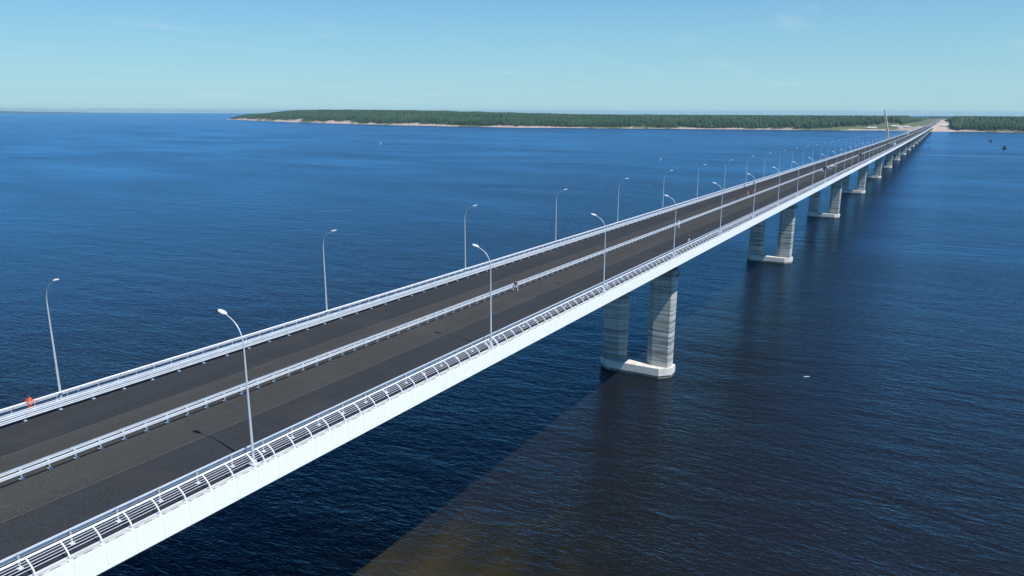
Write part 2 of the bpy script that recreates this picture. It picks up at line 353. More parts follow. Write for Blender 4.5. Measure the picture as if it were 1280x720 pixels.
def crowns(px, py, pz, hgt, rad):
    """many irregular crowns as one vertex / face array: 3 rings and a tip each"""
    n = len(px); lev = [(.18, .75), (.45, 1.0), (.78, .62)]
    V = np.zeros((n, 3*NS+1, 3)); a = np.arange(NS)/NS*2*np.pi
    rot = rng.uniform(0, 6.28, n)
    for li, (hz, rr_) in enumerate(lev):
        jr = rng.uniform(.65, 1.3, (n, NS)); jz = rng.uniform(-.09, .09, (n, NS))
        ang = a[None]+rot[:, None]+rng.uniform(-.25, .25, (n, NS))
        V[:, li*NS:(li+1)*NS, 0] = px[:, None]+np.cos(ang)*rad[:, None]*rr_*jr
        V[:, li*NS:(li+1)*NS, 1] = py[:, None]+np.sin(ang)*rad[:, None]*rr_*jr
        V[:, li*NS:(li+1)*NS, 2] = pz[:, None]+hgt[:, None]*(hz+jz)
    V[:, -1, 0] = px; V[:, -1, 1] = py; V[:, -1, 2] = pz+hgt
    T = []
    for l in range(2):
        for k in range(NS):
            k2 = (k+1) % NS; T.append((l*NS+k, l*NS+k2, (l+1)*NS+k2)); T.append((l*NS+k, (l+1)*NS+k2, (l+1)*NS+k))
    for k in range(NS): T.append((2*NS+k, 2*NS+(k+1) % NS, 3*NS))
    T = np.array(T); F = (T[None]+(np.arange(n)*(3*NS+1))[:, None, None]).reshape(-1, 3)
    return V.reshape(-1, 3), F
def np_mesh(name, V, F, m):
    me = bpy.data.meshes.new(name); me.vertices.add(len(V)); me.vertices.foreach_set('co', V.astype(np.float32).ravel())
    me.loops.add(F.size); me.loops.foreach_set('vertex_index', F.astype(np.int32).ravel())
    me.polygons.add(len(F)); me.polygons.foreach_set('loop_start', np.arange(0, F.size, 3, dtype=np.int32))
    me.update(calc_edges=True); me.validate(); me.materials.append(m); return me
px, py, hh, rr2 = [], [], [], []
def scatter(x0, x1, t0, t1, sp, h0, h1, r0, r1):
    n = int((x1-x0)*(t1-t0)/(sp*sp)); X = rng.uniform(x0, x1, n); T = rng.uniform(t0, t1, n)
    for x, t in zip(X, T):
        if CX0-4 < x < CX1+4: continue
        if -330 < x < CX0 and t < np.interp(x, [-330, -200, CX0], [26, 120, 240]) : continue
        if x < -1500 and t < 60 and rng.random() < .6: continue
        k = float(np.interp(x, [-4080, -3700], [.35, 1]))
        px.append(x); py.append(shore(x)+t); hh.append(rng.uniform(h0, h1)*k); rr2.append(rng.uniform(r0, r1))
scatter(-4060, 900, 24, 60, 6.5, 7, 17, 1.8, 3.6)
scatter(-4060, 900, 60, 170, 7.0, 14, 21, 2.6, 4.2)
scatter(-4060, 1100, 170, 600, 12, 13, 21, 3.8, 6.5)
scatter(-4060, 1300, 600, 1100, 24, 14, 20, 8, 13)
scatter(-3900, 1500, 1100, 3600, 60, 10, 14, 20, 34)
# dense rows edging the road cutting
n = 900
for side, xa in ((-1, CX0-4), (1, CX1+4)):
    for i in range(n):
        t = 40+3000*(i/n)**1.6; px.append(xa+side*rng.uniform(0, 22)); py.append(shore(xa)+t+(200 if side < 0 else 0)); hh.append(rng.uniform(14, 20)); rr2.append(rng.uniform(2.8, 4.5))
for i in range(900):
    x = rng.uniform(-900, 1400); t = rng.uniform(3600, 5200); px.append(x); py.append(shore(x)+t); hh.append(rng.uniform(8, 12)); rr2.append(rng.uniform(25, 45))
px = np.array(px); py = np.array(py); hh = np.array(hh); rr2 = np.array(rr2)
pz = np.array([ground(x, y) for x, y in zip(px, py)])
V, F = crowns(px, py, pz, hh, rr2)
forest = link(bpy.data.objects.new('forest', np_mesh('forest', V, F, M_leaf))); tag(forest, kind='stuff')

# single trees standing clear of the wood along the beach
def tree_meshes(seed):
    r = random.Random(seed); mb = MB()
    mb.tube([(0, 0, -.5), (.1, 0, 4), (0, .15, 9), (.1, .1, 14)], [.28, .22, .16, .06], 6)
    for k in range(7):
        a = r.uniform(0, 6.28); z = r.uniform(5, 12); l = r.uniform(1.2, 2.4)
        mb.tube([(0, 0, z), (math.cos(a)*l, math.sin(a)*l, z+l*.35)], [.07, .03], 4)
    tr = mb.mesh('trunk', M_trunk)
    n = 46; z = np.array([r.uniform(4, 14.5) for _ in range(n)]); a = np.array([r.uniform(0, 6.28) for _ in range(n)])
    w = np.interp(z, [4, 7, 11, 14.5], [1.2, 2.5, 2.0, .2])*np.array([math.sqrt(r.uniform(.05, 1)) for _ in range(n)])
    V, F = crowns(np.cos(a)*w, np.sin(a)*w, z, np.array([r.uniform(1.2, 2.2) for _ in range(n)]), np.array([r.uniform(.6, 1.2) for _ in range(n)]))
    return tr, np_mesh('crown', V, F, M_leaf)
TM = [tree_meshes(s) for s in range(4)]
def put_tree(x, t, s, label, group, i):
    y = shore(x)+t; o = empty('pine_tree', (x, y, ground(x, y)), random.uniform(0, 6.28), label, 'tree', group); o.scale = (s, s, s)
    for nm, me in zip(('trunk', 'crown'), TM[i % 4]): link(bpy.data.objects.new(nm, me), o)
GT = 'pines along the edge of the wood on the far shore'
for i in range(70):
    x = random.uniform(-2100, -340); put_tree(x, random.uniform(16, 24), random.uniform(.7, 1.15), 'small dark pine before the far wood, left of the bridge', GT, i)
for i in range(26):
    x = random.uniform(52, 420); put_tree(x, random.uniform(14, 22), random.uniform(.7, 1.1), 'small dark pine before the far wood, right of the bridge', GT, i)

# ------------------------------------------------------------------ the bridge
bridge = empty('road_bridge', (0, 0, 0), 0, 'long straight four lane road bridge with white fascia crossing the blue water', 'bridge')
# lanes: each its own sheet, butted with a pale joint between
JR, JL = -6.7, -16.36
EDR, EDL = .48, mir(.48)
for nm, x0, x1, m in (('outer_lane', JR+.05, EDR, M_asph_out), ('inner_lane', XC, JR-.05, M_asph_in), ('inner_lane', JL+.05, XC, M_asph_in), ('outer_lane', EDL, JL-.05, M_asph_out)):
    mb = MB(); mb.sweep([(x0, -.12), (x1, -.12), (x1, 0), (x0, 0)], ST, dz); mb.build(nm, m, bridge)
for x in (JR, JL):
    mb = MB(); mb.sweep([(x-.05, -.12), (x+.05, -.12), (x+.05, -.004), (x-.05, -.004)], ST, dz); mb.build('lane_joint', M_seam, bridge)
for s in (0, 1):
    X = (lambda x: x) if s == 0 else mir
    mb = MB(); mb.sweep([(X(.48), -.25), (X(1.13), -.25), (X(1.13), .03), (X(.48), .03)], ST, dz); mb.build('edge_slab', M_slab, bridge)
# slab and box girders underneath
mb = MB(); mb.sweep([(XC-12.4, -.45), (XC-11.5, -.7), (XC+11.5, -.7), (XC+12.4, -.45), (XC+12.4, -.251), (XC-12.4, -.251)], ST, lambda y: dz(y)-.003); mb.build('deck_slab', M_girder, bridge)
for s in (-1, 1):
    mb = MB(); c = XC+s*5.1; mb.sweep([(c-3.2, -.72), (c+3.2, -.72), (c+2.4, -4.7), (c-2.4, -4.7)], ST, dz); mb.build('box_girder', M_girder, bridge)
mb = MB(); mb.sweep([(mir(1.14), -1.57), (mir(1.14), -.004), (mir(1.2), -.004), (mir(1.2), -1.57)], ST, dz); mb.build('fascia', M_white, bridge)
PN = 1.88; NP = 150
me = MB(); me.box(1.14, 1.2, .006, PN-.006, -1.57, -.0); me.box(.95, 1.14, .9, .98, -1.5, -.3); pm = me.mesh('fascia_panel', M_white)
y = 14.0-PN*6
for i in range(NP):
    o = bpy.data.objects.new('fascia_panel', pm); o.location = (random.uniform(-.003, .003), y, dz(y)); o.rotation_euler = (slope(y), 0, 0); link(o, bridge); y += PN
YF = y
mb = MB(); mb.sweep([(1.14, -1.57), (1.2, -1.57), (1.2, 0), (1.14, 0)], [YF+.006]+[q for q in ST if q > YF+2], dz); mb.build('fascia', M_white, bridge)
mb = MB(); mb.sweep([(1.14, -1.57), (1.2, -1.57), (1.2, 0), (1.14, 0)], [q for q in ST if q < 14-PN*6-2]+[14-PN*6-.006], dz); mb.build('fascia', M_white, bridge)
mb = MB(); y = 10.0
while y < 300:
    mb.box(.98, 1.05, y, y+.55, .031, .036, zoff=dz); y += .94
o = mb.build('drain_slots', M_slot, bridge); o['kind'] = 'stuff'

# side railings
def arc_post():
    mb = MB(); P = [(1.0, 0.03), (.98, .22), (.88, .44), (.71, .64), (.49, .81), (.25, .94)]
    for i in range(len(P)-1):
        (a, b), (c, d) = P[i], P[i+1]; w0 = .055-.005*i; w1 = w0-.005
        n = Vector((d-b, -(c-a))).normalized()
        vs = []
        for (x, z, w) in ((a, b, w0), (c, d, w1)):
            for q in (-1, 1):
                for yy in (-.035, .035): vs.append((x+n.x*w*q, yy, z+n.y*w*q))
        mb.add(vs, [(0,1,3,2),(4,6,7,5),(0,4,5,1),(2,3,7,6),(0,2,6,4),(1,5,7,3)])
    mb.box(.84, 1.11, -.1, .1, .03, .06); mb.add([(1.0, -.02, .05), (.72, -.02, .05), (.98, -.02, .3), (1.0, .02, .05), (.72, .02, .05), (.98, .02, .3)], [(0,1,2),(3,5,4),(0,3,4,1),(1,4,5,2),(2,5,3,0)])
    return mb
BARS = [(.38, .86), (.53, .765), (.67, .66), (.79, .54), (.94, .28)]
def flip(mb, cx=XC):
    o = MB(); o.v = [(2*cx-x, y, z) for x, y, z in mb.v]; o.f = mb.f[:]; o.m = mb.m[:]; return o
def railing(side):
    e = empty('bridge_railing', (0, 0, 0), 0, 'pale steel railing with thick top pipe along the %s edge of the bridge' % ('right' if side == 0 else 'left'), 'railing')
    X = (lambda x: x) if side == 0 else mir
    mb = MB(); r = .075 if side == 0 else .085
    mb.sweep([(X(.23)+r*math.cos(k*math.pi/4), .97+r*math.sin(k*math.pi/4)) for k in range(8)], ST, dz); mb.build('top_rail', M_railw, e, True)
    for (bx, bz) in BARS:
        mb = MB(); mb.sweep([(X(bx)+.018*math.cos(k*math.pi/2), bz+.018*math.sin(k*math.pi/2)) for k in range(4)], ST, dz); mb.build('bar', M_bar, e)
    pmb = arc_post() if side == 0 else flip(arc_post()); pme = pmb.mesh('post', M_railw)
    y = 17.7-PN*5; ys = []
    while y < Y1-1: ys.append(y); y += PN
    lamps = [lamp_y(i) for i in range(80)]
    ys = [q for q in ys]
    for q in ys[:190]:
        o = bpy.data.objects.new('post', pme); o.location = (0, q, dz(q)); link(o, e)
    # paired posts either side of each near lamp
    for i in range(10):
        for d in (-.42, .5):
            o = bpy.data.objects.new('post', pme); q = lamp_y(i)+d; o.location = (0, q, dz(q)); link(o, e)
    mb = MB()
    for q in ys[190:]:
        z = dz(q); mb.add([(X(1.04), q-.03, z), (X(1.04), q+.03, z), (X(.98), q+.03, z+.55), (X(.98), q-.03, z+.55), (X(.3), q+.03, z+.95), (X(.3), q-.03, z+.95)], [(0,1,2,3),(3,2,4,5)])
    for q in ys[:0]: pass
    o = mb.build('far_posts', M_railw, e); o['kind'] = 'stuff'
railing(0); railing(1)

# guard rails: W profile beams on posts
def wprof(x, z0, s, h=.29, d=.075, th=.012):
    pts = [(0, 0), (d, .045), (d, .10), (.012, .155), (d, .21), (d, .265), (0, .31)]
    k = h/.31
    a = [(x+s*p, z0+q*k) for p, q in pts]; b = [(x+s*(p-th), z0+q*k) for p, q in reversed(pts)]
    return a+b
def guard(x, s, tiers, label, post_h, spacing, y0, npost, pw=.06, name='guard_rail', dual=False):
    """s = direction the beams face (towards their traffic)"""
    e = empty(name, (0, 0, 0), 0, label, 'guardrail')
    for ss in ((s, -s) if dual else (s,)):
        off = .42 if dual else .13
        for z0 in tiers:
            mb = MB(); mb.sweep(wprof(x+ss*off, z0+(.04 if dual else 0), ss, .25 if dual else .29), ST, dz); mb.build('beam', M_galv, e)
    if not dual:
        mb = MB(); mb.sweep([(x-.05, post_h), (x+.05, post_h), (x+.05, post_h+.06), (x-.05, post_h+.06)], ST, dz); mb.build('top_strip', M_galv, e)
    mb = MB(); mb.box(-pw*.5, pw*.5, -.012, .012, .02, post_h); mb.box(-pw*.5, -pw*.5+.01, -.045, .045, .02, post_h); mb.box(pw*.5-.01, pw*.5, -.045, .045, .02, post_h)
    mb.box(-.16, .16, -.13, .13, .0, .025)
    for q in (-1, 1): mb.add([(q*.03, -.008, .02), (q*.15, -.008, .02), (q*.03, -.008, .2), (q*.03, .008, .02), (q*.15, .008, .02), (q*.03, .008, .2)], [(0,1,2),(3,5,4),(0,3,4,1),(1,4,5,2),(2,5,3,0)])
    for z0 in tiers:
        if dual: mb.box(-.42, .42, -.025, .025, z0+.08, z0+.14)
        else: mb.box(min(0, s*.13), max(0, s*.13), -.06, .06, z0+.09, z0+.22)
    pme = mb.mesh('post', M_galv); y = y0; k = 0; far = MB()
    while y < Y1-2:
        if k < npost:
            o = bpy.data.objects.new('post', pme); o.location = (x, y, dz(y)); link(o, e)
        else: far.box(x-.04, x+.04, y-.04, y+.04, 0, post_h, zoff=dz)
        y += spacing; k += 1
    o = far.build('far_posts', M_galv, e); o['kind'] = 'stuff'
    return e
guard(-.66, -1, (.58,), 'single beam galvanised guard rail between the right carriageway and the right railing', .90, 2.875, 17.75-2.875*4, 120)
guard(mir(-.66)+.5, 1, (.24, .58), 'two tier galvanised guard rail along the left carriageway, below the left railing', .90, 2.875, 28.93-2.875*6, 120)
guard(XC, 1, (.50,), 'double sided median guard rail on short posts down the middle of the bridge', .74, 1.885, 23.4-1.885*8, 200, name='median_guard_rail', dual=True)

# ------------------------------------------------------------------ piers
def colpoly(s, w):
    # outer corners lightly chamfered, inner corners cut back deeply
    cx = s*5.1; hx = 2.55*w; hy = 1.55*w; co = .42; ci = 1.25; cy_ = .8
    p = [(-hx+ci, -hy), (hx-co, -hy), (hx, -hy+co), (hx, hy-co), (hx-co, hy), (-hx+ci, hy), (-hx, hy-cy_), (-hx, -hy+cy_)]
    return [(cx+s*a, .1+b) for a, b in p][::s]
def octo(cx, cy, hx, hy, c): return [(cx-hx+c, cy-hy), (cx+hx-c, cy-hy), (cx+hx, cy-hy+c), (cx+hx, cy+hy-c), (cx+hx-c, cy+hy), (cx-hx+c, cy+hy), (cx-hx, cy+hy-c), (cx-hx, cy-hy+c)]
def make_pier(y, label, group):
    e = empty('bridge_pier', (XC, y, 0), 0, label, 'bridge pier', group); D = dz(y)
    H = D-7.0; near = y < 700
    def foot(grow, z0, z1, mi):
        mb = MB(); g = grow
        poly = [(-8.15+g, .3), (-8.15+g, -.9+g*.4), (-6.0+g*.4, -3.0+g), (6.0-g*.4, -3.0+g), (8.15-g, -.9+g*.4), (8.15-g, 1.5-g), (6.0-g*.4, 3.2-g), (3.4+g, 3.2-g), (2.4, .9-g), (-2.4, .9-g), (-3.4-g, 3.2-g), (-6.0+g*.4, 3.2-g), (-8.15+g, 1.5-g)]
        mb.prism(poly, z0, z1); return mb
    foot(.22, -3.5, .62, 0).build('footing_base', M_foot_low, e)
    foot(0, .622, 2.2, 0).build('footing', M_foot, e)
    for s in (-1, 1):
        c = empty_mesh = None
        mb = MB(); z = 2.2; k = 0; lifts = max(3, int((H+1.6-2.2)/2.0)); dzl = (H+1.6-2.2)/lifts
        for k in range(lifts):        # cast in lifts, a recessed joint between each two
            w = 1+.0018*(z-2.2)
            jit = random.uniform(-.012, .012)
            mb.prism(colpoly(s, w+jit*.3), z, z+dzl-.05)
            mb.prism(colpoly(s, w*(.985 if near else 1)), z+dzl-.05, z+dzl)
            z += dzl
        col = mb.build('column', M_conc, e)
        mb = MB()
        for bx in (-1.3, 1.3): mb.box(s*5.1+bx-.45, s*5.1+bx+.45, -.2, .8, z, D-4.7)
        mb.build('bearing', M_dark, col)
        if y < 1300:
            pf = MB(); pl = octo(s*5.1, .1, 3.1, 2.1, 1.2); pi_ = octo(s*5.1, .1, 2.3, 1.4, .6); n = 8
            vs = [(a, b, zz) for zz in (H, H+.12) for pol in (pl, pi_) for a, b in pol]
            fs = []
            for k in range(n):
                k2 = (k+1) % n
                fs += [(k, k2, n+k2, n+k), (2*n+k, 3*n+k, 3*n+k2, 2*n+k2), (k, 2*n+k, 2*n+k2, k2), (n+k, n+k2, 3*n+k2, 3*n+k)]
            pf.add(vs, fs); po = pf.build('service_platform', M_girder, e)
            rl = MB()
            for k in range(n):
                a, b = pl[k]; c2, d2 = pl[(k+1) % n]
                for tt in (0, .5): rl.tube([(a+(c2-a)*tt, b+(d2-b)*tt, H+.12), (a+(c2-a)*tt, b+(d2-b)*tt, H+1.2)], .035, 4)
                for zz in (.6, 1.2): rl.tube([(a, b, H+zz), (c2, d2, H+zz)], .035, 4)
            rl.build('platform_railing', M_dark, po)
ordn = 'nearest second third fourth fifth sixth seventh eighth ninth tenth eleventh twelfth thirteenth fourteenth fifteenth sixteenth seventeenth eighteenth nineteenth twentieth'.split()
i = -1; y = 145.6-140.09*2; piers = []
while y < Y1-60:
    k = i-1
    if k == 17-0 or k == 17: lab = 'last twin column pier before the far shore abutment'
    elif k >= 0: lab = '%s twin column pier from the near end, standing in the water' % ordn[k]
    else: lab = 'twin column pier hidden under the deck, %s the nearest visible one' % ('just before' if k == -1 else 'two before')
    make_pier(y, lab, 'twin column piers carrying the bridge'); y += 140.09; i += 1
# abutment
mb = MB(); ze = dz(Y1); mb.box(XC-12.6, XC+12.6, Y1+.1, Y1+3, -2, ze-.3); mb.box(XC-12.6, XC+12.6, Y1-4, Y1+.1, -2, ze-5.2)
for s in (-1, 1): mb.box(XC+s*12.3-.3, XC+s*12.3+.3, Y1+3, Y1+22, 2, ze+.1)
o = mb.build('bridge_abutment', M_foot); tag(o, 'pale concrete abutment where the bridge lands on the far sandy bank', 'abutment')

# ------------------------------------------------------------------ lamps
M_pole = mat('lamp_pole_paint', (.52, .56, .59), rough=.4, metal=.2, var=.05)
M_head = mat('lamp_head_shell', (.85, .86, .86), rough=.3, var=.03)
M_glass = mat('lamp_glass', (.75, .78, .8), rough=.1, var=.02)
def lamp_meshes():
    mb = MB(); pts = [(0, 0, 0), (0, 0, 4.5), (0, 0, 8.9)]; rad = [.112, .082, .052]
    for k in range(1, 9):
        a = k/8*math.pi*.40; pts.append((-1.62*(1-math.cos(a)), 0, 8.9+2.02*math.sin(a))); rad.append(.048-.002*k)
    l = Vector(pts[-1]); d = (l-Vector(pts[-2])).normalized(); tip = l+d*.55; pts.append(tuple(tip)); rad.append(.034)
    mb.tube(pts, rad, 10); pole = mb.mesh('pole', M_pole, True)
    b = MB(); b.box(-.26, .26, -.26, .26, 0, .07); b.box(-.16, .16, -.16, .16, .07, .32); base = b.mesh('base_plate', M_galv)
    h = MB(); t = tip; L = .82; c = Vector((t.x+.1, 0, t.z+.02)); dirx = Vector((-.97, 0, .24)).normalized(); nz = Vector((.24, 0, .97)).normalized()
    secs = [(0, .07, .05), (.12, .13, .09), (.4, .17, .10), (.66, .16, .07), (L, .06, .03)]; vs = []
    for s_, w, hh_ in secs:
        o = c+dirx*s_
        for (yy, zz) in ((-w, -hh_*.4), (-w*.75, hh_*.7), (0, hh_), (w*.75, hh_*.7), (w, -hh_*.4), (0, -hh_*.6)): vs.append(o+Vector((0, yy, 0))+nz*zz)
    fs = [tuple(range(6))[::-1], tuple(24+k for k in range(6))]
    for i in range(4):
        for k in range(6): fs.append((i*6+k, i*6+(k+1) % 6, (i+1)*6+(k+1) % 6, (i+1)*6+k))
    h.add(vs, fs); head = h.mesh('lamp_head', M_head, True)
    g = MB(); vs = []
    for s_, w in ((.2, .1), (.6, .1)):
        o = c+dirx*s_-nz*.075
        vs += [o+Vector((0, -w, 0)), o+Vector((0, w, 0)), o+Vector((0, w, 0))-nz*.03, o+Vector((0, -w, 0))-nz*.03]
    g.add(vs, [(0,1,2,3)[::-1], (4,5,6,7), (0,4,5,1), (1,5,6,2), (2,6,7,3), (3,7,4,0)]); glass = g.mesh('glass', M_glass)
    return pole, base, head, glass
LM = lamp_meshes()
nth = ['nearest', 'second nearest', 'third nearest', 'fourth', 'fifth', 'sixth', 'seventh', 'eighth', 'ninth', 'tenth']
for side in (0, 1):
    i = 0
    while True:
        y = lamp_y(i) - (.35 if side else 0)
        if y > Y1-4: break
        sd = 'right railing' if side == 0 else 'left railing'
        if i < 10: lab = '%s lamp post along the %s, curved arm over the road' % (nth[i], sd)
        else: lab = 'far lamp post beyond the tenth along the %s' % sd
        e = empty('street_lamp', (.42 if side == 0 else mir(.42), y, dz(y)+.03), 0 if side == 0 else math.pi, lab, 'street lamp', 'lamp posts along the bridge edges')
        link(bpy.data.objects.new('pole', LM[0]), e); link(bpy.data.objects.new('base_plate', LM[1]), e)
        hd = link(bpy.data.objects.new('lamp_head', LM[2]), e); link(bpy.data.objects.new('glass', LM[3]), hd)
        i += 1
for i in (-2, -1):
    pass

# ------------------------------------------------------------------ people
def flat(name, c, rough=.8): return mat(name, c, rough=rough, var=.15, scale=6)
SKIN = flat('skin', (.42, .25, .18), .6); HAIR = flat('dark_hair', (.03, .02, .015), .7); SHOE = flat('shoes', (.05, .05, .06))
CL = {k: flat(k+'_cloth', c) for k, c in dict(orange=(.85, .13, .03), reflective=(.75, .75, .7), navy=(.010, .014, .05), palepink=(.62, .47, .45), white=(.8, .8, .8), grey=(.25, .27, .30), black=(.015, .015, .02), red=(.45, .05, .06), pink=(.6, .28, .3), denim=(.05, .08, .16)).items()}
def person(loc, rz, top, legs, label, pose='stand', s=1.0, hat=None, group=None, bend=0.0, spread=.11, reach=None):
    """one skinned body, clothes by region, hair or helmet as child"""
    b = bend; hipz = .93; sh = Vector((0, -math.sin(b)*.50, hipz+math.cos(b)*.50)); neck = Vector((0, -math.sin(b)*.60, hipz+math.cos(b)*.60))
    head = neck+Vector((0, -.05-math.sin(b)*.10, .10*math.cos(b)+.02)); top_ = head+Vector((0, -.02-.08*math.sin(b), .12))
    P = []; Rr = []; E = []
    def pt(p, r, par=None):
        P.append(Vector(p)); Rr.append(r); n = len(P)-1
        if par is not None: E.append((par, n))
        return n
    pel = pt((0, 0, hipz), .135); wa = pt((0, -math.sin(b)*.22, hipz+math.cos(b)*.22), .125, pel); ch = pt(sh-Vector((0, 0, .08)), .145, wa)
    nk = pt(neck, .055, ch); hd = pt(head, .085, nk); ht = pt(top_, .07, hd)
    hands = []
    for q in (-1, 1):
        hip = pt((q*.09, 0, hipz-.08), .095, pel); kn = pt((q*spread, -.03, .49), .062, hip); an = pt((q*(spread+.02), .02, .09), .042, kn); pt((q*(spread+.04), -.16, .035), .035, an)
        so = pt(sh+Vector((q*.18, 0, -.02)), .06, ch)
        if reach == 'rail': el = sh+Vector((q*.24, -.16, -.25)); ha = sh+Vector((q*.20, -.42, -.38))
        elif reach == 'hips': el = sh+Vector((q*.36, .04, -.24)); ha = sh+Vector((q*.2, -.06, -.44))
        else: el = sh+Vector((q*.25, .02, -.28)); ha = sh+Vector((q*.26, -.06, -.53))
        e_ = pt(el, .045, so); h_ = pt(ha, .03, e_); hands.append((q, ha, (ha-el).normalized()))
    me = bpy.data.meshes.new('sk'); me.from_pydata([tuple(p) for p in P], E, []); o = bpy.data.objects.new('sk', me); COL.objects.link(o)
    o.modifiers.new('s', 'SKIN'); sv = me.skin_vertices[0].data
    for v, r_ in zip(sv, Rr): v.radius = (r_, r_)
    sv[0].use_root = True
    sub = o.modifiers.new('u', 'SUBSURF'); sub.levels = 1; sub.render_levels = 1
    dg = bpy.context.evaluated_depsgraph_get(); ev = bpy.data.meshes.new_from_object(o.evaluated_get(dg)); bpy.data.objects.remove(o)
    mb = MB(); mb.v = [tuple(v.co) for v in ev.vertices]; mb.f = [tuple(p.vertices) for p in ev.polygons]
    def region(c):
        c = Vector(c); k = min(range(len(P)), key=lambda i: (P[i]-c).length)
        if c.z < .10: return 3
        if (c-head).length < .17 and c.z > neck.z-.02 or (c-top_).length < .14: return 2
        for q, ha, d in hands:
            if (c-ha).length < .09: return 2
        if c.z < hipz-.02: return 1
        return 0
    mb.m = [region(p.center) for p in ev.polygons]
    for q, ha, d in hands:                       # palm, four curled fingers and a thumb
        side = Vector((0, 1, 0)) if abs(d.y) < .7 else Vector((1, 0, 0)); side = (side-d*side.dot(d)).normalized(); curl = d.cross(side)*(-q)*.3
        mb.tube([ha, ha+d*.05, ha+d*.085], [.026, .034, .028], 6, 2)
        for k, ln in enumerate((.060, .070, .066, .050)):
            b0 = ha+d*.08+side*(k-1.5)*.018; b1 = b0+(d+curl*.4)*ln*.55; b2 = b1+(d+curl*1.8).normalized()*ln*.5; mb.tube([b0, b1, b2], [.0095, .009, .007], 5, 2)
        b0 = ha+d*.03-side*.03; mb.tube([b0, b0-side*.03+d*.03, b0-side*.032+d*.06], [.011, .010, .008], 5, 2)
    # face: nose, ears
    mb.tube([head+Vector((0, -.085, .035)), head+Vector((0, -.115, .0))], [.012, .017], 5, 2)
    for q in (-1, 1): mb.tube([head+Vector((q*.083, .0, .03)), head+Vector((q*.098, .01, .0))], [.02, .014], 5, 2)
    mats = [CL[top], CL[legs], SKIN, SHOE]
    mesh = mb.mesh('person', mats, True); ob = link(bpy.data.objects.new('person', mesh)); ob.location = loc; ob.rotation_euler = (0, 0, rz); ob.scale = (s, s, s)
    tag(ob, label, 'person', group)
    cap = MB(); cc = head+Vector((0, .005, .06)); rr_ = .115
    vs = []; n = 10
    for j in range(5):
        ph = j/4*math.pi*.5; vs += [cc+Vector((math.cos(2*math.pi*k/n)*rr_*math.cos(ph), math.sin(2*math.pi*k/n)*rr_*1.1*math.cos(ph), rr_*math.sin(ph)+(-.02 if j == 0 else 0))) for k in range(n)]
    cap.add(vs, [(j*n+k, j*n+(k+1) % n, (j+1)*n+(k+1) % n, (j+1)*n+k) for j in range(4) for k in range(n)]+[tuple(range(n))[::-1]])
    if hat: cap.tube([cc+Vector((0, -.08, .0)), cc+Vector((0, -.17, -.01))], [.07, .05], 6)
    cap.build('helmet' if hat else 'hair', CL[hat] if hat else HAIR, ob, True)
    return ob, head, sh
def at(x, y, h=0.0): return (x, y, dz(y)+h)
def stripes(ob, sh):
    mb = MB()
    for z_ in (sh.z-.28, sh.z-.42):
        vs = []; n = 12
        for zz in (z_, z_+.05): vs += [(math.cos(2*math.pi*k/n)*.195, math.sin(2*math.pi*k/n)*.16+.0, zz) for k in range(n)]
        mb.add(vs, [(k, (k+1) % n, n+(k+1) % n, n+k) for k in range(n)])
    mb.build('reflective_band', CL['reflective'], ob)
o, hd_, sh_ = person(at(mir(-.66)-.35, 29.9, .0), R(35), 'orange', 'orange', 'worker in orange jacket and trousers standing between left guard rail and left railing', s=1.0, reach='hips', hat=None)
stripes(o, sh_)
person(at(-10.45, 90.4), R(205), 'navy', 'palepink', 'person in navy top and pale trousers leaning over the median rail with legs apart', bend=.5, spread=.3, reach='rail')
person(at(-9.98, 165.2), R(25), 'white', 'white', 'person dressed all in white beside the median rail', spread=.18, s=1.08, reach='hips', hat='white')
person(at(-2.0, 147.0), R(210), 'navy', 'white', 'person in navy top and white trousers by the right guard rail', bend=.3, spread=.16, reach='hips')
for k, (x, y, c, l) in enumerate(((-13.9, 252, 'pink', 'white'), (-13.6, 255.4, 'red', 'navy'), (-13.3, 258.8, 'pink', 'red'))):
    person(at(x, y), R(100+40*k), c, l, ['person in pink top and white trousers, nearest of three beyond the median rail', 'person in red top and navy trousers, middle of three beyond the median rail', 'person in pink top and red trousers, farthest of three beyond the median rail'][k], group='group of people beyond the median rail')
person(at(-20.0, 273.3), R(90), 'black', 'black', 'dark clothed person by the left guard rail, nearer of two')
person(at(-20.7, 291.8), R(60), 'black', 'grey', 'dark clothed person by the left guard rail, farther of two')
person(at(-13.1, 233.7), R(60), 'black', 'denim', 'dark clothed person close behind the median rail, alone')
person(at(-10.3, 414), R(60), 'white', 'grey', 'person in white top beside the road works barriers')

# ------------------------------------------------------------------ road works barriers, cart, vehicles
M_yel = flat('painted_board_white', (.8, .8, .76))
tme = MB()
for q in (-.7, .7): tme.tube([(q, -.3, 0), (q, 0, 1.0)], .03, 5); tme.tube([(q, .3, 0), (q, 0, 1.0)], .03, 5)
legs_me = tme.mesh('legs', M_galv); bmb = MB(); bmb.box(-.95, .95, -.06, -.03, .72, 1.02); bmb.box(-.95, .95, .03, .06, .35, .6); board_me = bmb.mesh('board', M_yel)
for k, (x, y, rz) in enumerate(((-9.7, 389, .1), (-8.8, 410.4, -.1), (-9.6, 432.4, .05))):
    e = empty('road_barrier', at(x, y), rz, ['white trestle barrier, nearest of three by the median rail', 'white trestle barrier, middle of three by the median rail', 'white trestle barrier, farthest of three by the median rail'][k], 'barrier', 'white trestle barriers on the right carriageway')
    link(bpy.data.objects.new('legs', legs_me), e); link(bpy.data.objects.new('board', board_me), e)
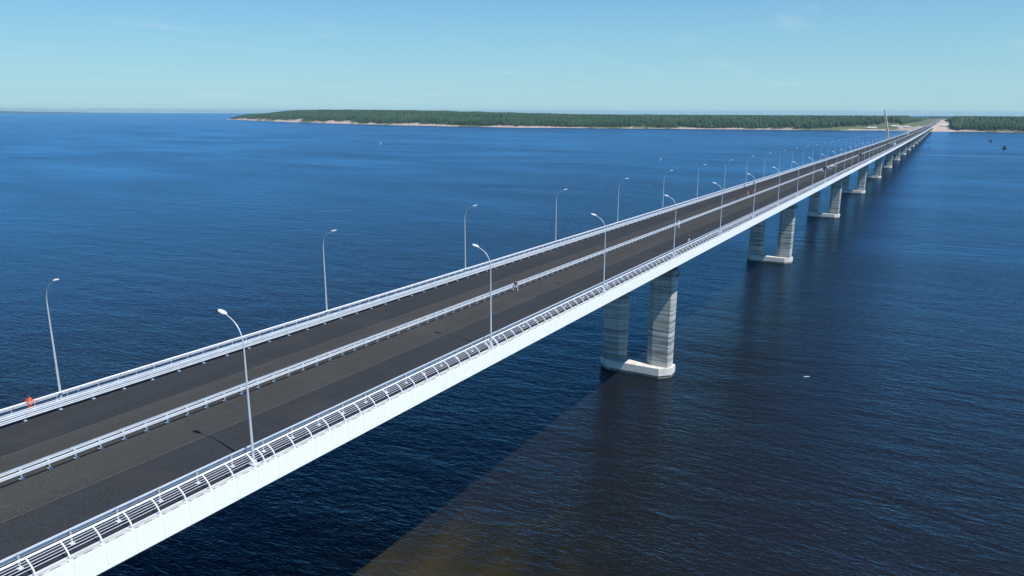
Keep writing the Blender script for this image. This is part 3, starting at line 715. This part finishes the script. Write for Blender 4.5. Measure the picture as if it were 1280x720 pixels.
def wheel(parent, x, y, r=.34, w=.22):
    mb = MB(); mb.tube([(x-w/2, y, r), (x-w*.3, y, r), (x+w*.3, y, r), (x+w/2, y, r)], [r*.93, r, r, r*.93], 14); wo_ = mb.build('wheel', M_tyre, parent, True)
    mb = MB(); q = 1 if x > 0 else -1; mb.tube([(x+q*w*.42, y, r), (x+q*w*.55, y, r)], [r*.55, r*.5], 10); mb.build('rim', M_galv, wo_)
M_tyre = flat('tyre_rubber', (.02, .02, .02)); M_glz = mat('vehicle_glass', (.02, .03, .035), rough=.08, var=.05)
M_lite = flat('lamp_lens', (.8, .78, .7), .2)
def vehicle(loc, rz, label, cat, paint, L=4.6, Wd=1.85, Hh=2.1, hood=.25, name='van', box=None):
    e = empty(name, loc, rz, label, cat); w = Wd/2
    # side outline (y,z) extruded across x, then narrowed at the roof
    hz = Hh*.52
    prof = [(-L/2, .35), (L/2, .35), (L/2, hz*.9), (L/2-L*hood*.9, hz+.05), (L/2-L*hood-.45, Hh-.08), (L/2-L*hood-.7, Hh), (-L/2+.15, Hh), (-L/2, Hh-.25)]
    mb = MB(); n = len(prof); vs = []
    for q in (-1, 1):
        for (yy, zz) in prof: vs.append((q*(w if zz < hz+.1 else w*.9), yy, zz))
    fs = [tuple(range(n)), tuple(range(n, 2*n))[::-1]]+[(k, n+k, n+(k+1) % n, (k+1) % n) for k in range(n)]
    mb.add(vs, fs); mb.build('body', paint, e)
    mb = MB(); a = prof[3]; b2 = prof[4]; mb.add([(-w*.85, a[0]-.06, a[1]+.06), (w*.85, a[0]-.06, a[1]+.06), (w*.8, b2[0]+.03, b2[1]-.02), (-w*.8, b2[0]+.03, b2[1]-.02)], [(0,1,2,3)]); mb.v = [(x, y+.03, z+.02) for x, y, z in mb.v]; mb.build('windscreen', M_glz, e)
    for q in (-1, 1):
        mb = MB(); xw = q*(w*.95+.012)
        mb.add([(q*(w*.985+.01), prof[3][0]-.25, hz+.1), (q*(w*.985+.01), -L/2+.6, hz+.1), (q*(w*.9+.012), -L/2+.7, Hh-.22), (q*(w*.9+.012), prof[4][0]-.25, Hh-.22)], [(0,1,2,3)]); mb.build('side_window', M_glz, e)
        for yy in (-L*.32, L*.32): wheel(e, q*(w-.08), yy)
        mb = MB(); mb.box(q*w*.7-.14, q*w*.7+.14, L/2, L/2+.03, hz*.62, hz*.62+.16); mb.build('headlight', M_lite, e)
    if box:
        mb = MB(); mb.box(-w, w, -L/2-.1, L*.12, .9, box); mb.build('cargo_box', paint, e)
    return e
P_white = mat('white_vehicle_paint', (.8, .8, .8), rough=.3, var=.03); P_dark = mat('dark_vehicle_paint', (.02, .025, .035), rough=.3, var=.05)
P_green = mat('dark_green_paint', (.03, .06, .05), rough=.4, var=.1); P_navy = mat('navy_paint', (.01, .02, .07), rough=.4, var=.1)
vehicle(at(-2.9, 833), 0, 'small white van far along the right carriageway', 'van', P_white, 5.4, 2.1, 2.6)
vehicle(at(-9.6, 842), 0, 'dark car far along beside the median rail', 'car', P_dark, 4.4, 1.85, 1.6, name='parked_car')
vehicle(at(-10.1, 577), 0, 'dark green tall vehicle with pale roof beside the median rail', 'van', P_green, 4.4, 1.8, 2.3)
vehicle(at(-15.2, 1398), 0, 'white truck far down the left carriageway', 'truck', P_white, 6.8, 2.4, 2.6, hood=.1, box=3.2, name='truck')
vehicle(at(-10.2, 430), 0, 'white utility cart standing by the farthest trestle barrier', 'cart', P_white, 2.6, 1.2, 1.4, name='utility_cart')
e = empty('generator_trailer', at(-10.3, 404.5), 0, 'dark blue trailer box between white trestle barriers by the median', 'trailer')
mb = MB(); mb.prism([(-.8, -1.2), (.8, -1.2), (.8, 1.2), (-.8, 1.2)], .45, 1.75, top_scale=.94); mb.build('body', P_navy, e)
for q in (-1, 1): wheel(e, q*.8, 0, .3, .2)
mb = MB(); mb.tube([(0, 1.2, .5), (0, 2.2, .4)], .05, 6); mb.build('tow_bar', M_galv, e)

# ------------------------------------------------------------------ crane on a barge behind the bridge
KX, KY = -39.0, 1360.0
M_barge = flat('barge_hull_paint', (.16, .06, .04)); M_boom = flat('boom_orange', (.75, .22, .06)); M_boomw = flat('boom_white', (.82, .76, .68)); M_boomt = flat('boom_tan', (.78, .60, .45))
e = empty('pontoon_barge', (KX, KY, 0), 0, 'rusty pontoon barge moored behind the far part of the bridge', 'barge')
mb = MB(); mb.add([(-8, -18, 1.6), (8, -18, 1.6), (8, 18, 1.6), (-8, 18, 1.6), (-7, -15, -.8), (7, -15, -.8), (7, 15, -.8), (-7, 15, -.8)], [(0,1,2,3),(4,7,6,5),(0,4,5,1),(1,5,6,2),(2,6,7,3),(3,7,4,0)]); mb.build('hull', M_barge, e)
mb = MB(); mb.box(-7, -3, 12, 16, 1.6, 4.2); mb.build('deckhouse', P_white, e)
e = empty('crawler_crane', (KX, KY, 1.6), 0, 'tall crane with pale tan and white boom leaning left, rising behind the bridge', 'crane')
mb = MB()
for q in (-1, 1): mb.box(q*2.2-.5, q*2.2+.5, -3.2, 3.2, 0, 1.1)
mb.build('crawler_tracks', M_dark, e)
mb = MB(); mb.box(-1.8, 1.8, -3.5, 2.2, 1.2, 3.4); hb = mb.build('machine_house', M_boom, e)
mb = MB(); mb.box(-1.9, -.7, 2.2, 3.8, 1.3, 3.5); mb.build('cab', M_boomw, e)
# boom axis: screen-leaning to the left, so it leans in the camera's left direction
lean = Vector((-math.cos(R(28)), -math.sin(R(28)), 0)); top_v = lean*13.5+Vector((0, 0, 58.5)); base_v = Vector((0, 0, 2.0))
ax = (top_v-base_v).normalized(); u_ = ax.cross(Vector((0, 1, 0))).normalized(); v_ = ax.cross(u_)
def boom_sec(t0, t1, m, nm):
    mb = MB(); N_ = 6; w = 1.3
    def P_(t, a, b): 
        ww = w*(1-.35*max(0, (t-.75)*4)); return base_v+(top_v-base_v)*t+u_*a*ww+v_*b*ww
    cs = ((-1, -1), (1, -1), (1, 1), (-1, 1))
    for c in cs: mb.tube([P_(t0, *c), P_(t1, *c)], .36, 5)
    for k in range(N_):
        ta = t0+(t1-t0)*k/N_; tb = t0+(t1-t0)*(k+1)/N_
        for j in range(4):
            c, d = cs[j], cs[(j+1) % 4]; c, d = (c, d) if k % 2 else (d, c)
            mb.tube([P_(ta, *c), P_(tb, *d)], .24, 4); mb.tube([P_(ta, *c), P_(ta, *d)], .18, 4)
    mb.build(nm, m, e)
for k in range(6): boom_sec(k/6, (k+1)/6, M_boomt if k in (2, 4) else M_boomw, 'boom_section')
mb = MB(); mb.tube([base_v+Vector((0, -3, 1.2)), base_v+Vector((0, -5, 9)), top_v], .04, 4); mb.tube([top_v, top_v-Vector((0, 0, 46))], .03, 4); mb.build('hoist_cables', M_dark, e)

# ------------------------------------------------------------------ boats and buoys
def boat(x, y, rz, label, L, Wd, Hh, paint, cabin):
    e = empty('small_boat', (x, y, 0), rz, label, 'boat', 'small dark boats right of the bridge')
    mb = MB(); n = 7; vs = []
    for k in range(n):
        t = k/(n-1); w = Wd/2*math.sin(math.pi*min(1, .35+.65*(1-t)))**.7 if t > .45 else Wd/2*.95
        if k == n-1: w = .06
        yy = -L/2+L*t; z = .9+.5*t*t
        vs += [(-w, yy, z), (w, yy, z), (w*.5, yy, -.4), (-w*.5, yy, -.4)]
    fs = [(0,1,2,3), tuple(4*(n-1)+k for k in range(4))[::-1]]
    for k in range(n-1):
        for j in range(4): fs.append((k*4+j, k*4+(j+1) % 4, (k+1)*4+(j+1) % 4, (k+1)*4+j))
    mb.add(vs, fs); mb.build('hull', paint, e)
    mb = MB(); mb.prism([(-Wd*.36, -L*.3), (Wd*.36, -L*.3), (Wd*.34, L*.15), (-Wd*.34, L*.15)], .95, Hh, top_scale=.85); cb_ = mb.build('cabin', cabin, e)
    mb = MB()
    for q in (-1, 1): mb.box(q*Wd*.34-.02, q*Wd*.34+.02, -L*.24, L*.05, Hh*.55, Hh*.8)
    mb.build('window', M_glz, cb_)
    mb = MB(); mb.tube([(0, -L*.1, Hh), (0, -L*.1, Hh+1.6)], .06, 5); mb.build('mast', M_dark, e)
boat(121, 1409, R(70), 'dark boxy boat, nearer of two right of the bridge', 7.0, 3.2, 4.6, P_navy, P_dark)
boat(116, 1751, R(60), 'dark low boat, farther of two right of the bridge', 7.0, 3.0, 3.2, P_navy, P_dark)
def buoy(x, y, m, label, h, r, group=None):
    e = empty('channel_buoy', (x, y, 0), 0, label, 'buoy', group)
    mb = MB(); mb.tube([(0, 0, -.6), (0, 0, .4), (0, 0, .7)], [r, r, r*.7], 12); mb.build('float', m, e, True)
    mb = MB(); mb.tube([(0, 0, .7), (0, 0, h-.7)], [r*.3, r*.2], 8); mb.build('tower', m, e, True)
    mb = MB(); mb.tube([(0, 0, h-.7), (0, 0, h-.35), (0, 0, h)], [r*.2, r*.5, r*.08], 10); mb.build('topmark', m, e, True)
buoy(19, 1341, P_navy, 'dark slim channel buoy in the water just right of the bridge', 6.0, 1.0)
buoy(-246, 845, P_white, 'white channel buoy in open water left of the bridge, nearer of two', 2.8, .5, 'white channel buoys left of the bridge')
buoy(-794, 997, P_white, 'white channel buoy in open water left of the bridge, farther of two', 3.0, .7, 'white channel buoys left of the bridge')
# wake and foam
M_foam = bpy.data.materials.new('foam'); M_foam.use_nodes = True
nt = M_foam.node_tree; b_ = nt.nodes['Principled BSDF']; b_.inputs['Base Color'].default_value = (.35, .42, .46, 1); b_.inputs['Roughness'].default_value = .5
n = nt.nodes.new('ShaderNodeTexNoise'); n.inputs['Scale'].default_value = .25; n.inputs['Detail'].default_value = 6
t = nt.nodes.new('ShaderNodeTexCoord'); nt.links.new(t.outputs['Object'], n.inputs['Vector'])
r = nt.nodes.new('ShaderNodeMapRange'); r.inputs['From Min'].default_value = .35; r.inputs['From Max'].default_value = .7; r.inputs['To Max'].default_value = .55
nt.links.new(n.outputs['Fac'], r.inputs['Value']); nt.links.new(r.outputs[0], b_.inputs['Alpha'])
mb = MB(); pts = []
for k in range(41):
    t = k/40; pts.append(Vector((2+430*t, 1174-255*t-38*math.sin(t*2.2)*t, .05)))
vs = []
for k, p in enumerate(pts):
    w = 1.6+1.0*math.sin(k*.7)**2; vs += [(p.x, p.y-w, .05), (p.x, p.y+w, .05)]
mb.add(vs, [(2*k, 2*k+2, 2*k+3, 2*k+1) for k in range(40)]); tag(mb.build('boat_wake', M_foam), kind='stuff')
M_foam2 = mat('white_foam', (.8, .82, .82), rough=.7)
mb = MB(); vs = [(.7*math.cos(a*.628)*(1+.2*math.sin(a*3)), .13*math.sin(a*.628), .06) for a in range(10)]; mb.add(vs, [tuple(range(10))])
o = mb.build('foam_fleck', M_foam2); o.location = (21.3, 160, 0); o.rotation_euler = (0, 0, R(30)); tag(o, kind='stuff')

# ------------------------------------------------------------------ buildings and mast on the far shore
M_wall = flat('shed_wall', (.5, .5, .48)); M_roof = flat('shed_roof', (.45, .50, .52)); M_roofw = flat('pale_roof', (.72, .74, .74))
def shed(x, t, L, Wd, Hh, roofm, label, rz=0, z=None):
    y = shore(x)+t; zz = ground(x, y) if z is None else z
    e = empty('site_building', (x, y, zz-.2), rz, label, 'building')
    mb = MB(); mb.box(-L/2, L/2, -Wd/2, Wd/2, 0, Hh); mb.build('wall', M_wall, e)
    mb = MB(); a = L/2+.4; b = Wd/2+.4; mb.add([(-a, -b, Hh), (a, -b, Hh), (a, b, Hh), (-a, b, Hh), (-a, 0, Hh+Wd*.22), (a, 0, Hh+Wd*.22)], [(0,1,5,4), (3,4,5,2), (0,4,3), (1,2,5), (0,3,2,1)]); mb.v = [(x_, y_, z_+.02) for x_, y_, z_ in mb.v]; mb.build('roof', roofm, e)
    for k in range(int(L//5)):
        mb = MB(); xx = -L/2+2.5+5*k; mb.box(xx-.7, xx+.7, -Wd/2-.04, -Wd/2-.005, Hh*.4, Hh*.75); mb.build('window', M_glz, e)
    mb = MB(); mb.box(-L/2+.3, -L/2+1.6, -Wd/2-.05, -Wd/2-.006, 0, Hh*.7); mb.build('door', M_dark, e)
shed(-172, 48, 26, 12, 5, M_roof, 'grey roofed shed on the far shore left of the crane')
shed(-108, 90, 20, 9, 4, M_roofw, 'long pale roofed building on the far shore between crane and bridge end')
shed(-74, 120, 16, 8, 4, M_roofw, 'small pale roofed building nearest the bridge end on the left')
shed(26, 260, 16, 10, 4, M_roofw, 'white roofed hut on the sandy clearing right of the road')
shed(34, 420, 14, 9, 4.5, M_roofw, 'white roofed hut farther back in the clearing by the right wood')
x = 74; y = shore(x)+75; e = empty('lattice_mast', (x, y, ground(x, y)), 0, 'slim pale lattice mast rising among the trees right of the bridge end', 'mast')
mb = MB(); H = 31; cs = ((-1, -1), (1, -1), (1, 1), (-1, 1))
for k in range(10):
    w0 = 1.3-.1*k; w1 = w0-.1; z0 = H*k/10; z1 = H*(k+1)/10
    for j in range(4):
        c = cs[j]; d = cs[(j+1) % 4]; mb.tube([(c[0]*w0, c[1]*w0, z0), (c[0]*w1, c[1]*w1, z1)], .14, 4); mb.tube([(c[0]*w0, c[1]*w0, z0), (d[0]*w1, d[1]*w1, z1)], .08, 4)
mb.build('lattice', M_boomw, e)
mb = MB(); mb.tube([(0, 0, H), (0, 0, H+4)], .1, 5); mb.build('antenna', M_boomw, e)

# ------------------------------------------------------------------ air
HZ = True
if HZ:
    mb = MB(); mb.box(-17200, 17200, -17200, 17200, -5.5, 72); hz = mb.build('haze', []); hz.location = (CAM.x, CAM.y, 0)
    m = bpy.data.materials.new('haze'); m.use_nodes = True; nt = m.node_tree; nt.nodes.clear()
    v = nt.nodes.new('ShaderNodeVolumePrincipled'); v.inputs['Color'].default_value = (.50, .78, 1, 1); v.inputs['Density'].default_value = .000044; v.inputs['Anisotropy'].default_value = .2
    ou = nt.nodes.new('ShaderNodeOutputMaterial'); nt.links.new(v.outputs[0], ou.inputs['Volume']); hz.data.materials.append(m); tag(hz, kind='stuff')
